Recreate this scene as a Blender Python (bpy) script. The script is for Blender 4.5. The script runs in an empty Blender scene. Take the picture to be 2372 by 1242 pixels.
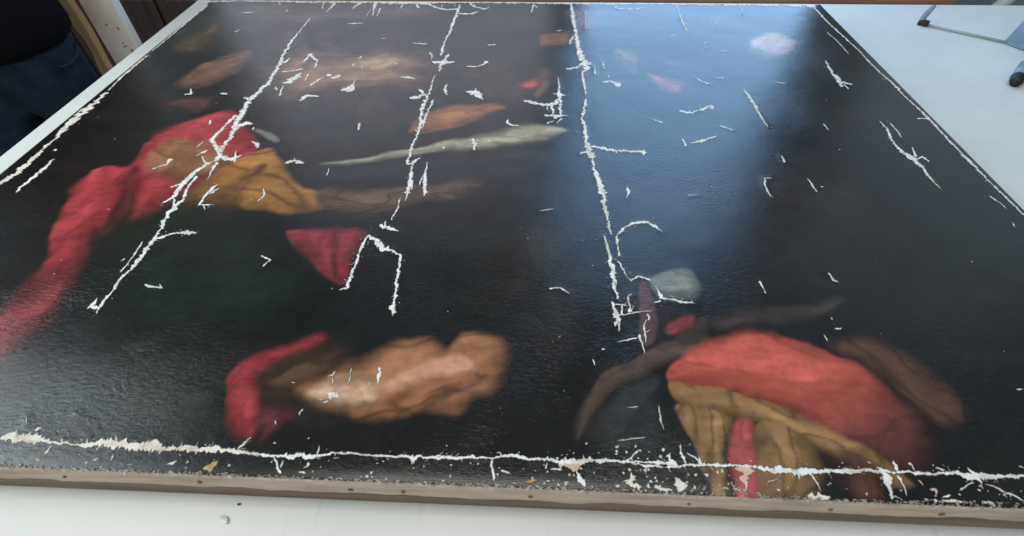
import bpy, bmesh, math, random
import numpy as np
from mathutils import Matrix, Vector

random.seed(7); rng = np.random.default_rng(7)
scene = bpy.context.scene
COL = scene.collection

# ---------------------------------------------------------------- camera
# metres; x right, y away from the viewer, z up; the table top is z = 0
T = 0.062                                    # height of the stretched canvas above the table
cam_data = bpy.data.cameras.new('camera'); cam = bpy.data.objects.new('camera', cam_data); COL.objects.link(cam)
cam_data.sensor_width = 36.0; cam_data.lens = 1177.73 / 2372 * 36.0
cam_data.clip_start = 0.02; cam_data.clip_end = 100
cam.matrix_world = Matrix(((0.99901383, -0.02574829, 0.03617175, 0.0796),
                           (0.0435318, 0.72834234, -0.68382923, -0.19233),
                           (-0.00873798, 0.68472948, 0.72874494, 0.53312 + T),
                           (0, 0, 0, 1)))
scene.camera = cam
cam_data.dof.use_dof = True; cam_data.dof.focus_distance = 0.95; cam_data.dof.aperture_fstop = 6.5

# ---------------------------------------------------------------- light
world = bpy.data.worlds.new('World'); scene.world = world; world.use_nodes = True
bg = world.node_tree.nodes['Background']
bg.inputs[0].default_value = (0.72, 0.88, 1.0, 1); bg.inputs[1].default_value = 0.19

def area(name, loc, target, sx, sy, radiance, color):
    l = bpy.data.lights.new(name, 'AREA'); l.shape = 'RECTANGLE'; l.size = sx; l.size_y = sy
    l.energy = radiance * math.pi * sx * sy; l.color = color
    o = bpy.data.objects.new(name, l); COL.objects.link(o); o.location = loc
    o.rotation_euler = (Vector(target) - Vector(loc)).to_track_quat('-Z', 'Y').to_euler()
    return o
# daylight through the windows beyond the table and at its left, then two added fill lamps
area('window_light_right', (0.74, 2.10, 0.86), (0.74, 0.0, 0.86), 0.94, 2.0, 3.9, (0.34, 0.61, 1.0))
area('window_light_middle', (-0.58, 2.10, 0.90), (-0.58, 0.0, 0.90), 1.45, 1.30, 0.95, (0.76, 0.82, 1.0))
area('window_light_far_right', (2.55, 2.10, 1.45), (2.55, 0.0, 1.45), 1.9, 2.5, 0.36, (0.62, 0.84, 1.0))
area('window_light_left', (-2.5, 0.20, 1.60), (-0.6, 0.4, 0.5), 1.55, 1.7, 6.0, (0.84, 0.95, 1.0))
area('overhead_fill', (-0.05, 0.20, 2.6), (-0.05, 0.20, 0.0), 2.2, 0.6, 5.4, (1.0, 0.97, 0.90))  # added unseen overhead lamp that brightens the table, kept out of the varnish reflection
area('fill_behind_viewer', (-0.5, -2.4, 1.8), (-0.3, 0.8, 0.0), 2.4, 1.4, 3.2, (1.0, 0.94, 0.86))  # added unseen fill lamp for the front-facing surfaces

vs = scene.view_settings
vs.view_transform = 'Standard'; vs.look = 'None'; vs.exposure = 0.0; vs.gamma = 1.0; vs.use_curve_mapping = False

# ---------------------------------------------------------------- traced data, canvas millimetres
# LOSSES: colour | strokes of x,y,width
LOSSES = """
t|-839,474,10.3 -834,506,14.3 -835,569,8.9 -837,615,7 -845,674,18 -842,731,20.3 -846,798,7.1;-847,805,3.9 -852,855,4.7 -855,924,7.4 -854,977,4.8;-855,1003,3.6 -855,1100,4.1 -858,1191,9 -858,1304,13.4;-856,701,5.5 -853,732,4.5
w|-796,454,4.1 -796,485,6.3 -790,512,9.5 -794,550,3.2
w|-810,575,8 -811,582,4.8
w|-670,792,5.7 -657,794,5.1 -668,817,2.5
w|-593,799,3.4 -581,796,6.7
w|-567,691,3.2 -562,674,4.5
w|-598,527,2.7 -581,541,4.6 -581,556,12.4 -574,554,2.4
w|-550,595,1.7 -546,616,2.2
w|-531,1209,2.7 -530,1127,4.2 -532,1069,5.8 -525,998,6 -517,940,10.8 -513,893,9.1 -508,842,11 -517,787,13.7 -516,741,13.3 -512,693,12.6 -502,647,11.5 -499,604,10.9 -500,581,13.2;-525,960,4.4 -507,948,6.8 -503,973,2.8;-534,783,11.4 -520,773,5.2;-524,713,8.1 -528,672,6.1 -532,638,6.1 -535,624,6.5 -500,581,7;-508,670,15 -490,679,13.8 -476,682,4.9;-535,624,6.4 -505,591,9 -492,559,10.1 -510,539,8.8 -519,516,5.9 -522,493,6.7 -524,465,7.9;-524,588,8.5 -529,580,6.5 -539,570,4.4;-494,567,11.3 -468,561,11.4 -456,575,7.2;-470,587,2.3 -458,551,3.8;-490,552,6.5 -486,519,3.8 -484,499,1.9;-504,540,2.6 -526,568,2.6;-515,519,8.4 -520,496,8.2 -519,472,6.8 -520,447,8.7 -529,434,5.4;-509,510,4.8 -508,479,4.3 -500,439,8.3 -505,423,10.2 -503,394,7 -499,362,5 -496,348,6 -498,324,7.9 -498,295,6.1 -502,273,6.7 -502,258,4.5 -501,238,3.3 -503,218,4.7 -499,204,1.8;-538,476,3 -524,486,7;-494,348,5.7 -484,357,4.9 -470,364,4.6 -455,364,11.4 -438,366,2.9;-517,212,3.2 -513,223,4 -515,232,1.7;-516,216,3.6 -501,215,4.2;-517,447,2.3 -505,425,3.2
w|-513,344,2.2 -510,320,3.4 -509,297,2.3 -510,279,1.8
w|-462,256,3 -446,253,3.6 -432,251,2.6;-441,259,1.1 -433,251,1.1
w|-461,487,2.4 -465,472,5.8 -466,451,4.7 -467,431,3.5 -446,433,2.4;-460,433,1.8 -450,418,1.4;-462,459,4.2 -453,476,3.4
w|-524,303,6.9 -519,307,3.1
w|-611,415,5.9 -608,416,3.4
w|-613,301,3.9 -611,301,3.2
w|-605,272,4.3 -603,273,3.6
w|-136,1306,6.5 -139,1217,8.1 -141,1135,6.2 -148,1069,4.2 -145,994,6.1
w|-162,959,6.1 -140,954,16 -108,961,4.9;-128,1001,5.5 -138,950,10.7 -138,911,2.9
w|-175,1011,3.2 -167,990,6 -164,973,1.5
w|-146,892,2.9 -145,834,5.7 -147,793,6.5 -150,752,8.6 -144,697,6.3 -142,658,5.1 -146,620,4.4 -146,585,5.9 -145,558,4.1;-183,789,11.8 -164,798,13 -149,808,7.6;-170,829,5.1 -155,808,5;-133,784,3.5 -136,733,6.1 -137,692,4.7 -140,669,2.7;-152,669,2.8 -144,658,2.8;-147,555,3.8 -135,556,8.7 -126,576,3.7;-136,561,5.1 -131,519,4.4 -129,471,6.4;-129,510,2.7 -123,482,2.1
w|-109,562,1.7 -108,520,4.4 -100,473,5.2;-112,520,1.7 -113,497,2.3;-108,532,5.4 -103,501,6.4 -100,466,2.1;-111,514,1.7 -113,494,2.3
w|-134,531,7.2 -130,491,4.9 -129,453,2.6;-127,509,3.2 -123,482,2.1
w|-139,461,1.6 -138,430,2.5 -142,410,2.2 -142,404,1.6
w|-159,392,4.6 -150,389,9.5 -140,384,7.7 -125,379,1.9;-150,403,2.1 -150,390,2.6
w|-169,370,5.1 -174,348,4.8 -175,322,4.4 -174,291,5.2 -175,273,5.7 -175,260,3.9 -184,257,3;-170,370,3.7 -158,359,6.6 -142,341,12.3 -127,337,4.6 -112,327,3.7 -110,305,3.7 -108,271,4 -104,238,4.3 -103,225,7.6 -102,218,8.4
w|-181,359,3.4 -179,358,2.8
w|-319,319,2.6 -302,311,3.4 -306,301,3.1 -308,297,2.5
w|-377,477,2 -368,464,4.1 -369,450,4.8 -373,442,2.3
w|-280,528,2.8 -279,517,1.7
w|-386,446,3.5 -383,447,3.5
w|-465,950,3.9 -461,991,8.9 -432,958,4.3 -427,919,5.4
w|-478,850,4.6 -458,859,29.4 -453,887,11.1 -452,899,4;-498,901,4 -451,914,6.5
w|-433,892,3.9 -430,858,2.3
w|-412,837,4.3 -405,859,4.8 -393,878,3.9
w|-389,885,9.4 -379,889,15.7
w|-376,874,7.6 -366,881,11.8 -358,890,7
w|-340,822,5.7 -323,826,25.9 -318,847,5.1 -319,869,1.9
w|-412,770,3.4 -411,786,11.2 -404,796,8.3 -377,791,3.7
w|-487,832,2.6 -478,816,4.6
w|-471,836,2.9 -463,793,4.2
w|-340,971,5.6 -332,982,8.4
w|-343,929,3 -340,946,5
w|-287,950,8.8 -285,952,8.8
w|-319,921,2.7 -318,933,3.7
w|-294,978,6.2 -292,980,4.7
w|-246,947,5.5 -241,945,5.5
w|-366,550,5.1 -351,558,14.6 -331,552,2.5;-355,569,2.2 -350,559,3.2
w|-454,619,3 -440,610,9.3 -434,595,3.4
w|-281,538,1.7 -279,518,2.3
w|-265,691,6.9 -260,663,3.7
w|-469,659,4 -468,668,4.9
w|-221,882,5.8 -200,881,11 -184,874,3.2
w|-225,1061,4.3 -209,1057,6.1 -188,1055,3.5
w|-309,1084,3.8 -298,1085,4.7
w|-595,798,3.6 -578,794,7.2
w|-698,1115,3.3 -690,1135,4.1
w|173,1312,4.5 177,1245,11.9 178,1162,7.3 181,1095,9.5 182,1032,13.2 190,974,17.4 196,942,14.2 184,904,6.3 186,860,5.5 187,811,2;147,933,6.1 174,937,9.2 191,962,12.3;197,966,18.7 207,954,6.2;161,1062,3.2 171,1108,5.8
w|187,799,2.6 180,755,6.4 174,717,5 179,678,7.4 179,641,8.3 181,615,10.2 185,585,10.5 187,552,5.7 192,521,6.7 194,481,6.9;185,622,5.1 209,616,7.1 231,610,9.2 254,609,5.1 272,607,7.1 285,605,14.2;164,596,2.6 180,605,8;172,651,2.6 188,656,2.6;231,610,3.5 231,601,2.3;187,541,6.1 194,514,7.3 196,481,8.9 197,445,7.2 200,418,3.5 200,400,5 202,382,1.5
w|130,891,1.7 132,845,4.1 132,811,9.2 132,766,5.1 132,728,5.6;118,817,3.9 144,810,3.9;57,786,8.5 80,777,8.6 103,771,8.8 119,773,13 130,791,4.3;116,768,5.1 117,733,3.1;104,765,2.6 106,748,1.6;99,731,5.7 121,723,14.2 146,728,3.5;104,697,2.8 118,710,6.7;123,699,2.3 134,720,5.4
w|-79,939,6.3 -51,939,6.6 -31,966,9.6
w|-39,1052,3.5 -18,1058,7.9
w|-113,854,2.1 -113,826,5.4 -106,803,2
w|-68,822,8.4 -48,813,21 -27,788,2.8;-48,837,2.7 -46,813,7.3
w|28,713,2.5 28,697,5 39,690,5.3 50,688,4.5
w|-35,642,2.4 -31,624,7 -30,602,2.9;-42,635,2.6 -23,634,2.6
w|-90,609,8 -85,612,9.1
w|-6,632,7.3 -1,634,6.3
w|232,979,2.4 235,955,3.7 235,935,2.9
w|214,946,3.6 213,906,2.8
w|226,871,5.4 243,876,8.6 259,862,17 265,871,2.7
w|241,904,2.3 243,893,2.2
w|312,720,2.9 321,715,3.3 330,707,4.2
w|360,652,2.6 361,638,4.8 360,626,1.7
w|462,1259,1.8 460,1208,3.1 461,1146,2.7
w|239,503,1.4 240,490,4.9 240,483,1.6
w|139,672,4.4 141,672,4.4
w|160,671,4.9 163,669,4
w|210,1276,2.6 210,1224,2.1 204,1152,1.6
w|131,1141,3.8 144,1143,3.8
w|462,1253,2 460,1197,3.1 461,1142,2.3
w|637,1331,3.4 631,1254,1.6
w|541,1324,2 535,1240,1.2
w|547,1217,2.9 543,1188,2.2
w|492,1080,3 486,1045,1.6
w|519,1031,3.7 536,1033,3
w|407,1104,2.6 421,1119,2.1
w|430,901,2.5 442,878,6.4 461,869,5.1
w|476,897,4 494,895,6.6
w|600,879,3.3 619,874,3.3
w|523,844,1.9 527,813,7.3 529,786,6.6 528,752,3.8 529,715,2.9 530,698,1.6
w|371,752,10 393,748,4.2 411,756,5.1 431,772,8.4 444,771,19.2;393,765,1.1 392,749,2.2;418,774,1.1 414,759,2.2
w|439,700,4 460,684,4
w|359,652,2.8 361,628,4.4
w|372,639,3.8 393,646,6 425,663,3.5
w|526,603,2.1 525,581,3.2
w|746,988,2.2 738,924,7.5 740,887,12.8 734,862,4.6;744,885,9.7 761,873,3.4;743,875,5.1 745,853,2.1
w|641,713,2.8 642,691,2
w|753,726,2.3 755,697,4.6 745,659,5.9 746,627,7.6 755,601,10.9 757,580,9.1 757,551,6.1;772,637,3.1 764,606,5.6;762,599,5.9 775,607,7 778,590,4.5;744,624,8.7 756,597,9.7 759,566,5.5 756,539,3.5 758,517,1.6
w|769,720,1.9 771,698,2.7 767,668,1.8
w|836,1314,5.2 836,1196,4 841,1119,4 845,1040,3.2 843,961,4.4 847,901,3.6 850,876,6.7 848,828,3.2 851,778,4 852,746,6.9 852,695,4.3 850,653,4.9 851,617,3.5 851,591,4.8 851,559,3.3;829,737,3.9 852,740,4.8;849,619,5.5 850,595,6.1 851,554,3.7 852,507,3.6 853,450,3.5
w|810,1147,2.1 815,1094,2.4 813,1023,1.7
w|635,624,2.6 638,625,2.6
w|488,535,1.9 477,534,2.1 471,515,3.6 471,484,1.3
w|550,536,2.1 552,498,3.1
w|563,514,2.6 567,512,2.6
w|527,602,2.3 525,582,3
w|399,295,2.5 401,283,2.2 401,272,2.1
w|501,314,2.3 502,300,4.5 507,296,2.2
w|473,233,3.1 473,229,3.6
w|472,223,2.6 474,222,2.6
w|471,214,2 480,216,2.7
w|454,205,1.3 455,195,1.2
w|828,498,1.9 834,477,1.8 835,465,1.6
w|823,431,2.6 821,420,1.7
w|191,382,2.5 193,365,2.9 195,335,4.7 197,310,5.9 196,286,5.7 197,269,2.7 200,254,5;201,289,1.7 198,274,1.3;191,250,3 192,236,5.2 196,223,10.6 191,208,2.8;204,247,2.1 202,229,2.6 206,227,2.1;192,246,1.6 210,244,1.6;198,223,3.2 195,200,1.2
w|280,392,1.9 271,405,4.9 258,413,6 238,410,5.4 222,399,4.4 211,382,3.3 209,365,3.8 210,337,4.2
w|206,327,4.1 211,313,2 216,297,2.5 221,289,2.9 231,298,4 242,294,3.6 248,289,2.3
w|255,276,1.9 258,260,6.3 268,257,4 282,254,2.8 300,252,2.2;247,250,1.5 257,254,3.5
w|218,265,1.4 213,261,1.7 214,244,2.5 212,233,2.2 219,242,1.1
w|206,228,1.5 227,234,1.5 243,236,1
w|191,184,1.1 206,188,1.8 219,191,0.9
w|236,231,3.3 236,220,3.3
w|233,221,1 228,210,1.6 228,191,2 227,184,1.2
w|221,197,2.8 222,182,1.8 224,168,1.8
w|106,270,2.8 116,272,3.5 125,269,3.3 134,263,2.2
w|92,435,1.1 114,441,1.9
w|239,503,1.6 240,488,4.6 235,472,1
w|336,481,2 351,483,1.6
w|110,181,2.2 112,182,1.4
w|118,188,1.3 121,191,1.8
t|171,172,3 175,173,3
w|159,157,1.6 160,148,1.2
w|-160,120,1.6 -153,128,3.3;-155,122,2.2 -150,110,0.8
w|-135,134,1 -133,119,2.3 -134,110,1
w|-101,137,3.4 -100,125,5.7 -98,113,1.6
w|-108,116,1.3 -108,108,0.8
w|-155,99,2.3 -149,97,7.2 -140,95,4.6;-156,87,2.2 -150,89,2.6;-163,90,0.8 -155,90,1.4
w|-201,112,1.6 -197,111,2
t|-177,78,2.1 -178,70,2.8
w|-203,63,1.2 -201,58,2
w|-196,37,2 -193,37,2.3
w|230,98,1.3 230,82,1.7 231,68,1.2
w|179,54,0.7 195,57,0.9 210,59,0.7
w|193,94,0.7 207,95,0.8
w|122,111,1.4 124,113,1.7
w|49,87,1.3 50,87,1.3
t|-500,29,6.6 -482,32,11.8 -462,31,8.7 -449,29,4.3 -429,27,3.2 -411,26,2.4 -394,28,7.8 -368,29,10.6 -348,28,8.8 -324,27,10.3 -301,26,7.4 -275,26,6 -253,27,7.5 -238,26,5.7 -222,24,3.6 -207,24,2.6;-231,28,4.5 -227,36,2.5 -223,42,1.8;-370,32,4.6 -372,38,1.2;-333,30,4.3 -335,35,0.9;-429,28,2.7 -431,33,1.1;-401,28,1.5 -403,34,0.7;-294,28,1.2 -296,34,0.9;-260,29,0.8 -263,36,0.7;-484,33,4.1 -486,38,1.3;-387,24,1.7 -384,21,0.7
w|-225,25,2.6 -194,23,2.3 -176,22,5.2 -157,24,7.5 -147,24,3.3 -136,27,2.5 -122,29,2.4 -92,28,2.5 -69,27,2.1 -47,28,2.4 -40,26,7.3 -28,28,3 -3,28,2.1 26,30,2.1;-40,27,10.7 -39,23,5.8 -39,20,0.7;-144,26,2.1 -145,36,0.7;-189,22,1.8 -183,13,2.1 -177,4,3.6;-178,18,1.9 -178,10,2.2;-20,28,2.4 9,29,2.5 44,30,2.4 65,33,2.4 81,30,2.7 103,30,2.9 117,28,4.4 127,28,7.2 139,30,5.8 154,32,3.5 172,32,2.4 189,31,2.7;44,29,2 46,18,2.4 47,6,1.4;141,30,0.9 142,37,0.9;185,31,1.4 194,38,1.9 203,45,1.1
p|114,26,4.4 122,25,10.2 133,25,10 140,28,4.2
w|102,27,1.7 102,20,2.3;106,20,1.4 118,20,2.3
w|133,20,2 137,10,4.1 141,4,3.4
t|54,16,3.1 60,15,2.3 64,14,2.3
o|80,5,1.4 87,7,4.7 92,9,2.2
o|65,4,1.6 72,4,3
t|102,8,2.8 105,8,2.8
t|114,9,2 116,8,1.7
t|120,8,1.7 125,7,1.7
t|172,6,3.1 176,5,3.7
t|191,20,3.2 187,10,5.7 192,5,10.1 199,5,2.8;180,11,1.6 187,12,3.2
t|206,6,2.8 208,6,3.1
t|212,7,3.3 218,4,2.9 226,4,3.1
w|185,32,1.8 213,31,2.6 232,33,6.5 240,29,2.5;232,33,5.6 234,43,0.7;221,38,0.8 228,34,1.6;192,30,2.1 206,28,2.7 227,27,2.6 248,30,2.3 277,31,2.6 298,32,3.2 319,31,4.2 339,28,6.5 360,27,7.3 375,30,4.5 389,30,3.8 409,30,3.4 431,31,3.1;364,26,5.9 362,19,1.3;376,28,2.2 378,16,1.4 380,9,1.2;263,31,3.1 264,42,0.7
p|309,31,19.7 308,21,13.3 306,12,3.5 302,4,1.5
w|246,53,1.2 246,42,3 248,31,2.1
w|251,43,2.3 259,38,2 265,33,1.6
w|256,54,1.9 257,52,1.9
w|230,50,1.7 231,51,1.4
t|238,16,2.9 238,8,13.3 240,4,27.4;212,7,3 220,4,3.1 230,4,3.2
w|365,4,3.6 373,4,7.4 380,4,9.8 387,4,2.9
p|327,15,1.2 332,18,1.5 338,19,1.5 343,16,1
p|291,22,3.9 292,21,3.9;291,15,2 292,10,0.7
p|296,13,0.8 295,9,0.7
t|285,25,2.5 287,24,2.5
t|230,24,3.1 232,22,2.5
w|364,28,3.9 385,29,3.1 414,31,2.8 442,32,2.9 462,32,3.2 483,31,3.8 503,31,3.4 525,33,3.5 537,31,7.5 548,31,7.2 564,31,3.3 579,32,4.1 600,33,4.5;447,36,1.4 452,27,8.1 450,15,3.2 449,7,2.9 449,4,5;466,44,1.5 465,33,5.1;463,28,3.7 465,18,1.4 464,8,0.7;483,42,2 484,33,2.3;540,39,1.9 543,32,7.4 547,24,2.6;538,24,1.1 528,20,1 519,15,2.6;545,25,2 544,17,0.9;548,23,1 558,20,1.7 564,15,2.5 571,12,1.8 577,7,2.2
w|507,38,2.6 517,36,1.9
w|516,42,1.9 518,40,1.9
p|483,24,3.2 486,19,1.8
p|490,16,1.6 495,15,5.9 493,9,1.9
w|498,8,1.4 508,10,2.1
w|489,4,3.6 492,4,3.4
t|492,4,1.5 508,4,3 516,4,3.3
w|537,4,3.3 540,4,2.7
w|542,4,3 545,4,3
w|480,6,1.4 484,4,1.6
w|405,12,1.5 407,12,1.5
w|647,134,1.9 656,136,2.5
w|549,6,0.9 556,4,0.9
w|594,43,1.9 598,41,1.5
t|-438,25,2.1 -438,18,2.2 -439,12,1.1
t|-468,41,5 -463,43,4.3
w|-490,57,0.7 -482,47,1.5
t|-383,10,3.7 -379,13,4.1
w|-438,63,1 -435,61,1.5
o|-260,6,2.4 -254,10,8.7 -248,15,1.4
o|-447,11,2.7 -440,7,3.3
o|-425,12,2.7 -422,11,1.7
t|-364,18,2.1 -364,10,1.4
t|-301,8,1.7 -292,13,3.8
t|-343,7,2.7 -339,8,3
t|-293,21,1.2 -291,18,1.2
o|-126,23,2.7 -119,24,2.4
t|-136,12,1.9 -136,14,1.9
t|-158,7,1.4 -150,6,3.2;-154,11,1.3 -149,16,2.3
t|-78,19,2 -76,19,1.5
w|-858,1324,18.2 -858,1327,12.2 -749,1335,10.2 -587,1330,11.7 -398,1332,15 -219,1327,24.7;-527,1325,4.5 -518,1276,2.5;-493,1323,6.2 -497,1281,5.9 -498,1255,2.4;-419,1327,7.9 -429,1302,7.2 -433,1280,6.5;-381,1325,13.7 -372,1275,4.9 -365,1227,1.8;-380,1275,3 -382,1227,1.5;-300,1325,8.2 -299,1286,2;-259,1322,4.4 -250,1289,8;-342,1329,29.5 -281,1334,23.7 -219,1336,21.8 -156,1336,12.5 -63,1336,12.5 30,1336,10.8 153,1334,14 244,1335,18.1 388,1334,13.1;-225,1318,6.6 -196,1290,8.7 -167,1279,10.2 -138,1288,7.1;-115,1333,6.8 -90,1298,8.3 -60,1284,11.1 -54,1304,2.6;-137,1320,4.6 -139,1241,5.7 -140,1171,4.9;-134,1252,9.2 -98,1252,9.1 -81,1269,4.5;-188,1321,1.9 -185,1293,1.8;-155,1328,2.5 -149,1302,1.9;71,1330,4.5 64,1266,2.5;174,1326,5.1 178,1270,5.5
w|-355,1285,4 -352,1230,2.6
w|-738,1247,4.4 -712,1245,7 -698,1248,5
w|-418,1176,3.7 -397,1178,6.7 -379,1182,4.5
w|-615,1274,2.3 -610,1253,2.9
w|-532,1219,1 -528,1184,1.9
w|-659,1323,4.2 -647,1309,3.3
w|74,1317,3.7 79,1298,2.5
w|293,1324,2.7 299,1296,6.8 355,1291,7 375,1302,4
w|267,1332,16.2 360,1336,14.7 451,1336,13.1 543,1336,26.1 665,1336,26.4 800,1336,42.4 846,1336,52.2
w|295,1332,1.9 295,1304,1.9
w|468,1335,4.4 463,1260,3.1 462,1184,3.1
"""
PATCHES = [
 ((0.026, 0.018, 0.013),71.0,[(-746,1277),(87,1293),(132,678),(25,401),(-243,503),(-443,547)]),
 ((0.02, 0.014, 0.012),46.9,[(312,520),(586,579),(673,384),(521,247),(357,263)]),
 ((0.022, 0.016, 0.011),33.0,[(27,362),(178,386),(188,206),(119,116),(54,201)]),
 ((0.016, 0.019, 0.014),31.9,[(-484,93),(-354,146),(-263,113),(-270,37),(-434,41)]),
 ((0.085, 0.056, 0.042),41.3,[(-762,1315),(-218,1325),(-166,1212),(-307,1160),(-640,1131)]),
 ((0.04, 0.038, 0.03),38.6,[(-893,1274),(-753,1292),(-674,1103),(-654,979),(-823,999)]),
 ((0.05, 0.03, 0.024),55.7,[(-595,1132),(-194,1168),(-71,948),(-123,702),(-287,666),(-452,743)]),
 ((0.22, 0.115, 0.075),10.3,[(-700,819),(-706,921),(-665,979),(-611,1008),(-595,913),(-630,834)]),
 ((0.11, 0.07, 0.042),16.9,[(-807,1018),(-804,1114),(-764,1179),(-729,1076),(-747,996)]),
 ((0.1, 0.04, 0.035),15.2,[(-686,745),(-653,782),(-592,771),(-613,718)]),
 ((0.33, 0.18, 0.115),34.0,[(-496,864),(-473,972),(-369,967),(-271,993),(-171,946),(-182,842),(-275,830),(-363,809),(-431,788)]),
 ((0.45, 0.28, 0.16),20.8,[(-327,964),(-269,984),(-231,948),(-274,911),(-331,920)]),
 ((0.06, 0.03, 0.025),33.5,[(-71,948),(39,951),(99,776),(28,757),(-47,808)]),
 ((0.34, 0.135, 0.06),7.1,[(-163,662),(-121,742),(-53,772),(18,758),(-21,712),(-85,669)]),
 ((0.25, 0.1, 0.05),9.9,[(91,1115),(164,1127),(168,1061),(93,1052)]),
 ((0.4, 0.075, 0.065),8.1,[(50,856),(68,876),(87,865),(77,837),(57,837)]),
 ((0.14, 0.07, 0.045),10.9,[(89,920),(107,931),(101,821),(84,811)]),
 ((0.2, 0.12, 0.07),14.8,[(274,1029),(310,1030),(321,958),(304,894),(290,946)]),
 ((0.3, 0.1, 0.09),16.2,[(330,911),(371,900),(407,867),(382,829),(350,856)]),
 ((0.48, 0.3, 0.2),19.1,[(605,1081),(651,1138),(703,1134),(709,1071),(655,1015),(614,1028)]),
 ((0.16, 0.06, 0.05),25.4,[(157,1263),(205,1279),(250,1178),(198,1149)]),
 ((0.4, 0.35, 0.235),9.6,[(-298,557),(-223,579),(-110,615),(-16,653),(74,689),(142,674),(91,638),(-37,608),(-182,570),(-256,553)]),
 ((0.16, 0.15, 0.12),6.8,[(-464,661),(-447,664),(-404,635),(-407,620)]),
 ((0.02, 0.02, 0.02),15.7,[(-282,532),(-102,564),(115,612),(121,539),(-19,504),(-239,491)]),
 ((0.5, 0.062, 0.07),8.2,[(-695,432),(-702,519),(-643,534),(-649,610),(-621,680),(-551,720),(-439,616),(-432,521),(-494,471),(-553,389),(-605,455),(-586,345),(-595,282),(-592,237),(-621,268),(-650,329)]),
 ((0.22, 0.032, 0.038),22.4,[(-622,302),(-577,304),(-560,230),(-564,158),(-587,100),(-637,148),(-626,228)]),
 ((0.1, 0.02, 0.022),10.6,[(-632,515),(-627,541),(-572,434),(-568,391),(-585,317),(-601,359),(-600,422)]),
 ((0.28, 0.035, 0.04),12.9,[(-682,513),(-667,514),(-611,421),(-600,380)]),
 ((0.37, 0.17, 0.085),12.4,[(-623,548),(-612,629),(-546,613),(-464,560),(-473,508),(-543,493)]),
 ((0.38, 0.175, 0.042),8.5,[(-492,436),(-478,520),(-445,571),(-396,592),(-356,524),(-295,477),(-231,462),(-276,420),(-368,419)]),
 ((0.16, 0.07, 0.025),9.5,[(-442,472),(-422,534),(-401,542),(-410,485),(-407,434)]),
 ((0.12, 0.068, 0.044),10.9,[(-287,477),(-178,481),(-93,501),(-12,510),(-24,480),(-111,438),(-234,418)]),
 ((0.36, 0.048, 0.062),4.6,[(-304,370),(-249,376),(-183,378),(-180,318),(-189,265),(-230,303)]),
 ((0.1, 0.018, 0.02),5.4,[(-227,372),(-217,373),(-197,300),(-202,283)]),
 ((0.012, 0.02, 0.013),35.8,[(-598,360),(-493,425),(-308,350),(-198,251),(-283,162),(-426,156),(-568,270)]),
 ((0.35, 0.042, 0.05),4.4,[(-277,98),(-271,134),(-239,163),(-187,179),(-178,166),(-227,146),(-244,113),(-226,69),(-225,39),(-246,48)]),
 ((0.1, 0.025, 0.028),10.0,[(-227,75),(-177,77),(-190,55),(-212,37)]),
 ((0.09, 0.05, 0.03),14.6,[(-241,125),(-202,152),(-148,154),(-176,104),(-221,86)]),
 ((0.46, 0.205, 0.098),11.1,[(-189,104),(-156,124),(-122,136),(-96,165),(-51,177),(-19,164),(5,187),(39,182),(50,152),(38,113),(6,101),(-9,79),(-49,84),(-81,71),(-142,75)]),
 ((0.64, 0.42, 0.27),10.7,[(-177,99),(-153,114),(-106,113),(-95,91),(-138,81)]),
 ((0.26, 0.115, 0.055),8.6,[(-81,94),(-45,121),(10,141),(27,130),(-17,105),(-57,76)]),
 ((0.6, 0.32, 0.18),6.8,[(-92,119),(-45,151),(-8,159),(4,147),(-46,127),(-79,108)]),
 ((0.1, 0.066, 0.05),3.8,[(137,48),(144,92),(168,123),(228,171),(288,206),(309,194),(263,160),(195,116),(160,85)]),
 ((0.045, 0.03, 0.025),8.9,[(318,221),(404,248),(495,264),(458,227),(341,202)]),
 ((0.03, 0.03, 0.03),9.9,[(167,85),(232,132),(243,77),(227,38),(159,40)]),
 ((0.2, 0.2, 0.165),6.2,[(250,299),(303,316),(312,285),(301,260),(260,260)]),
 ((0.1, 0.05, 0.046),3.9,[(230,282),(246,284),(241,195),(220,184)]),
 ((0.26, 0.05, 0.05),5.0,[(256,219),(275,231),(299,233),(294,214),(256,199)]),
 ((0.06, 0.04, 0.03),6.1,[(264,199),(315,232),(315,208),(278,183)]),
 ((0.13, 0.06, 0.042),14.1,[(462,193),(519,192),(556,150),(576,96),(538,86),(511,128),(474,171)]),
 ((0.53, 0.105, 0.075),4.8,[(247,132),(269,166),(311,191),(362,200),(421,198),(469,171),(497,130),(501,87),(469,57),(425,60),(384,88),(328,110),(271,119)]),
 ((0.13, 0.045, 0.04),19.0,[(401,68),(458,96),(514,104),(510,58),(465,29),(415,36)]),
 ((0.31, 0.175, 0.07),2.9,[(248,125),(292,125),(356,106),(405,81),(453,42),(476,16),(450,15),(393,49),(338,79),(265,91)]),
 ((0.3, 0.17, 0.068),2.8,[(251,96),(307,84),(291,50),(277,-4),(259,-5),(258,53)]),
 ((0.44, 0.085, 0.085),2.3,[(306,75),(333,78),(320,-3),(289,-4)]),
 ((0.27, 0.155, 0.066),2.2,[(335,78),(389,56),(372,-3),(322,-5)]),
 ((0.12, 0.05, 0.035),6.1,[(414,45),(438,37),(444,2),(414,1)]),
]

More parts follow.
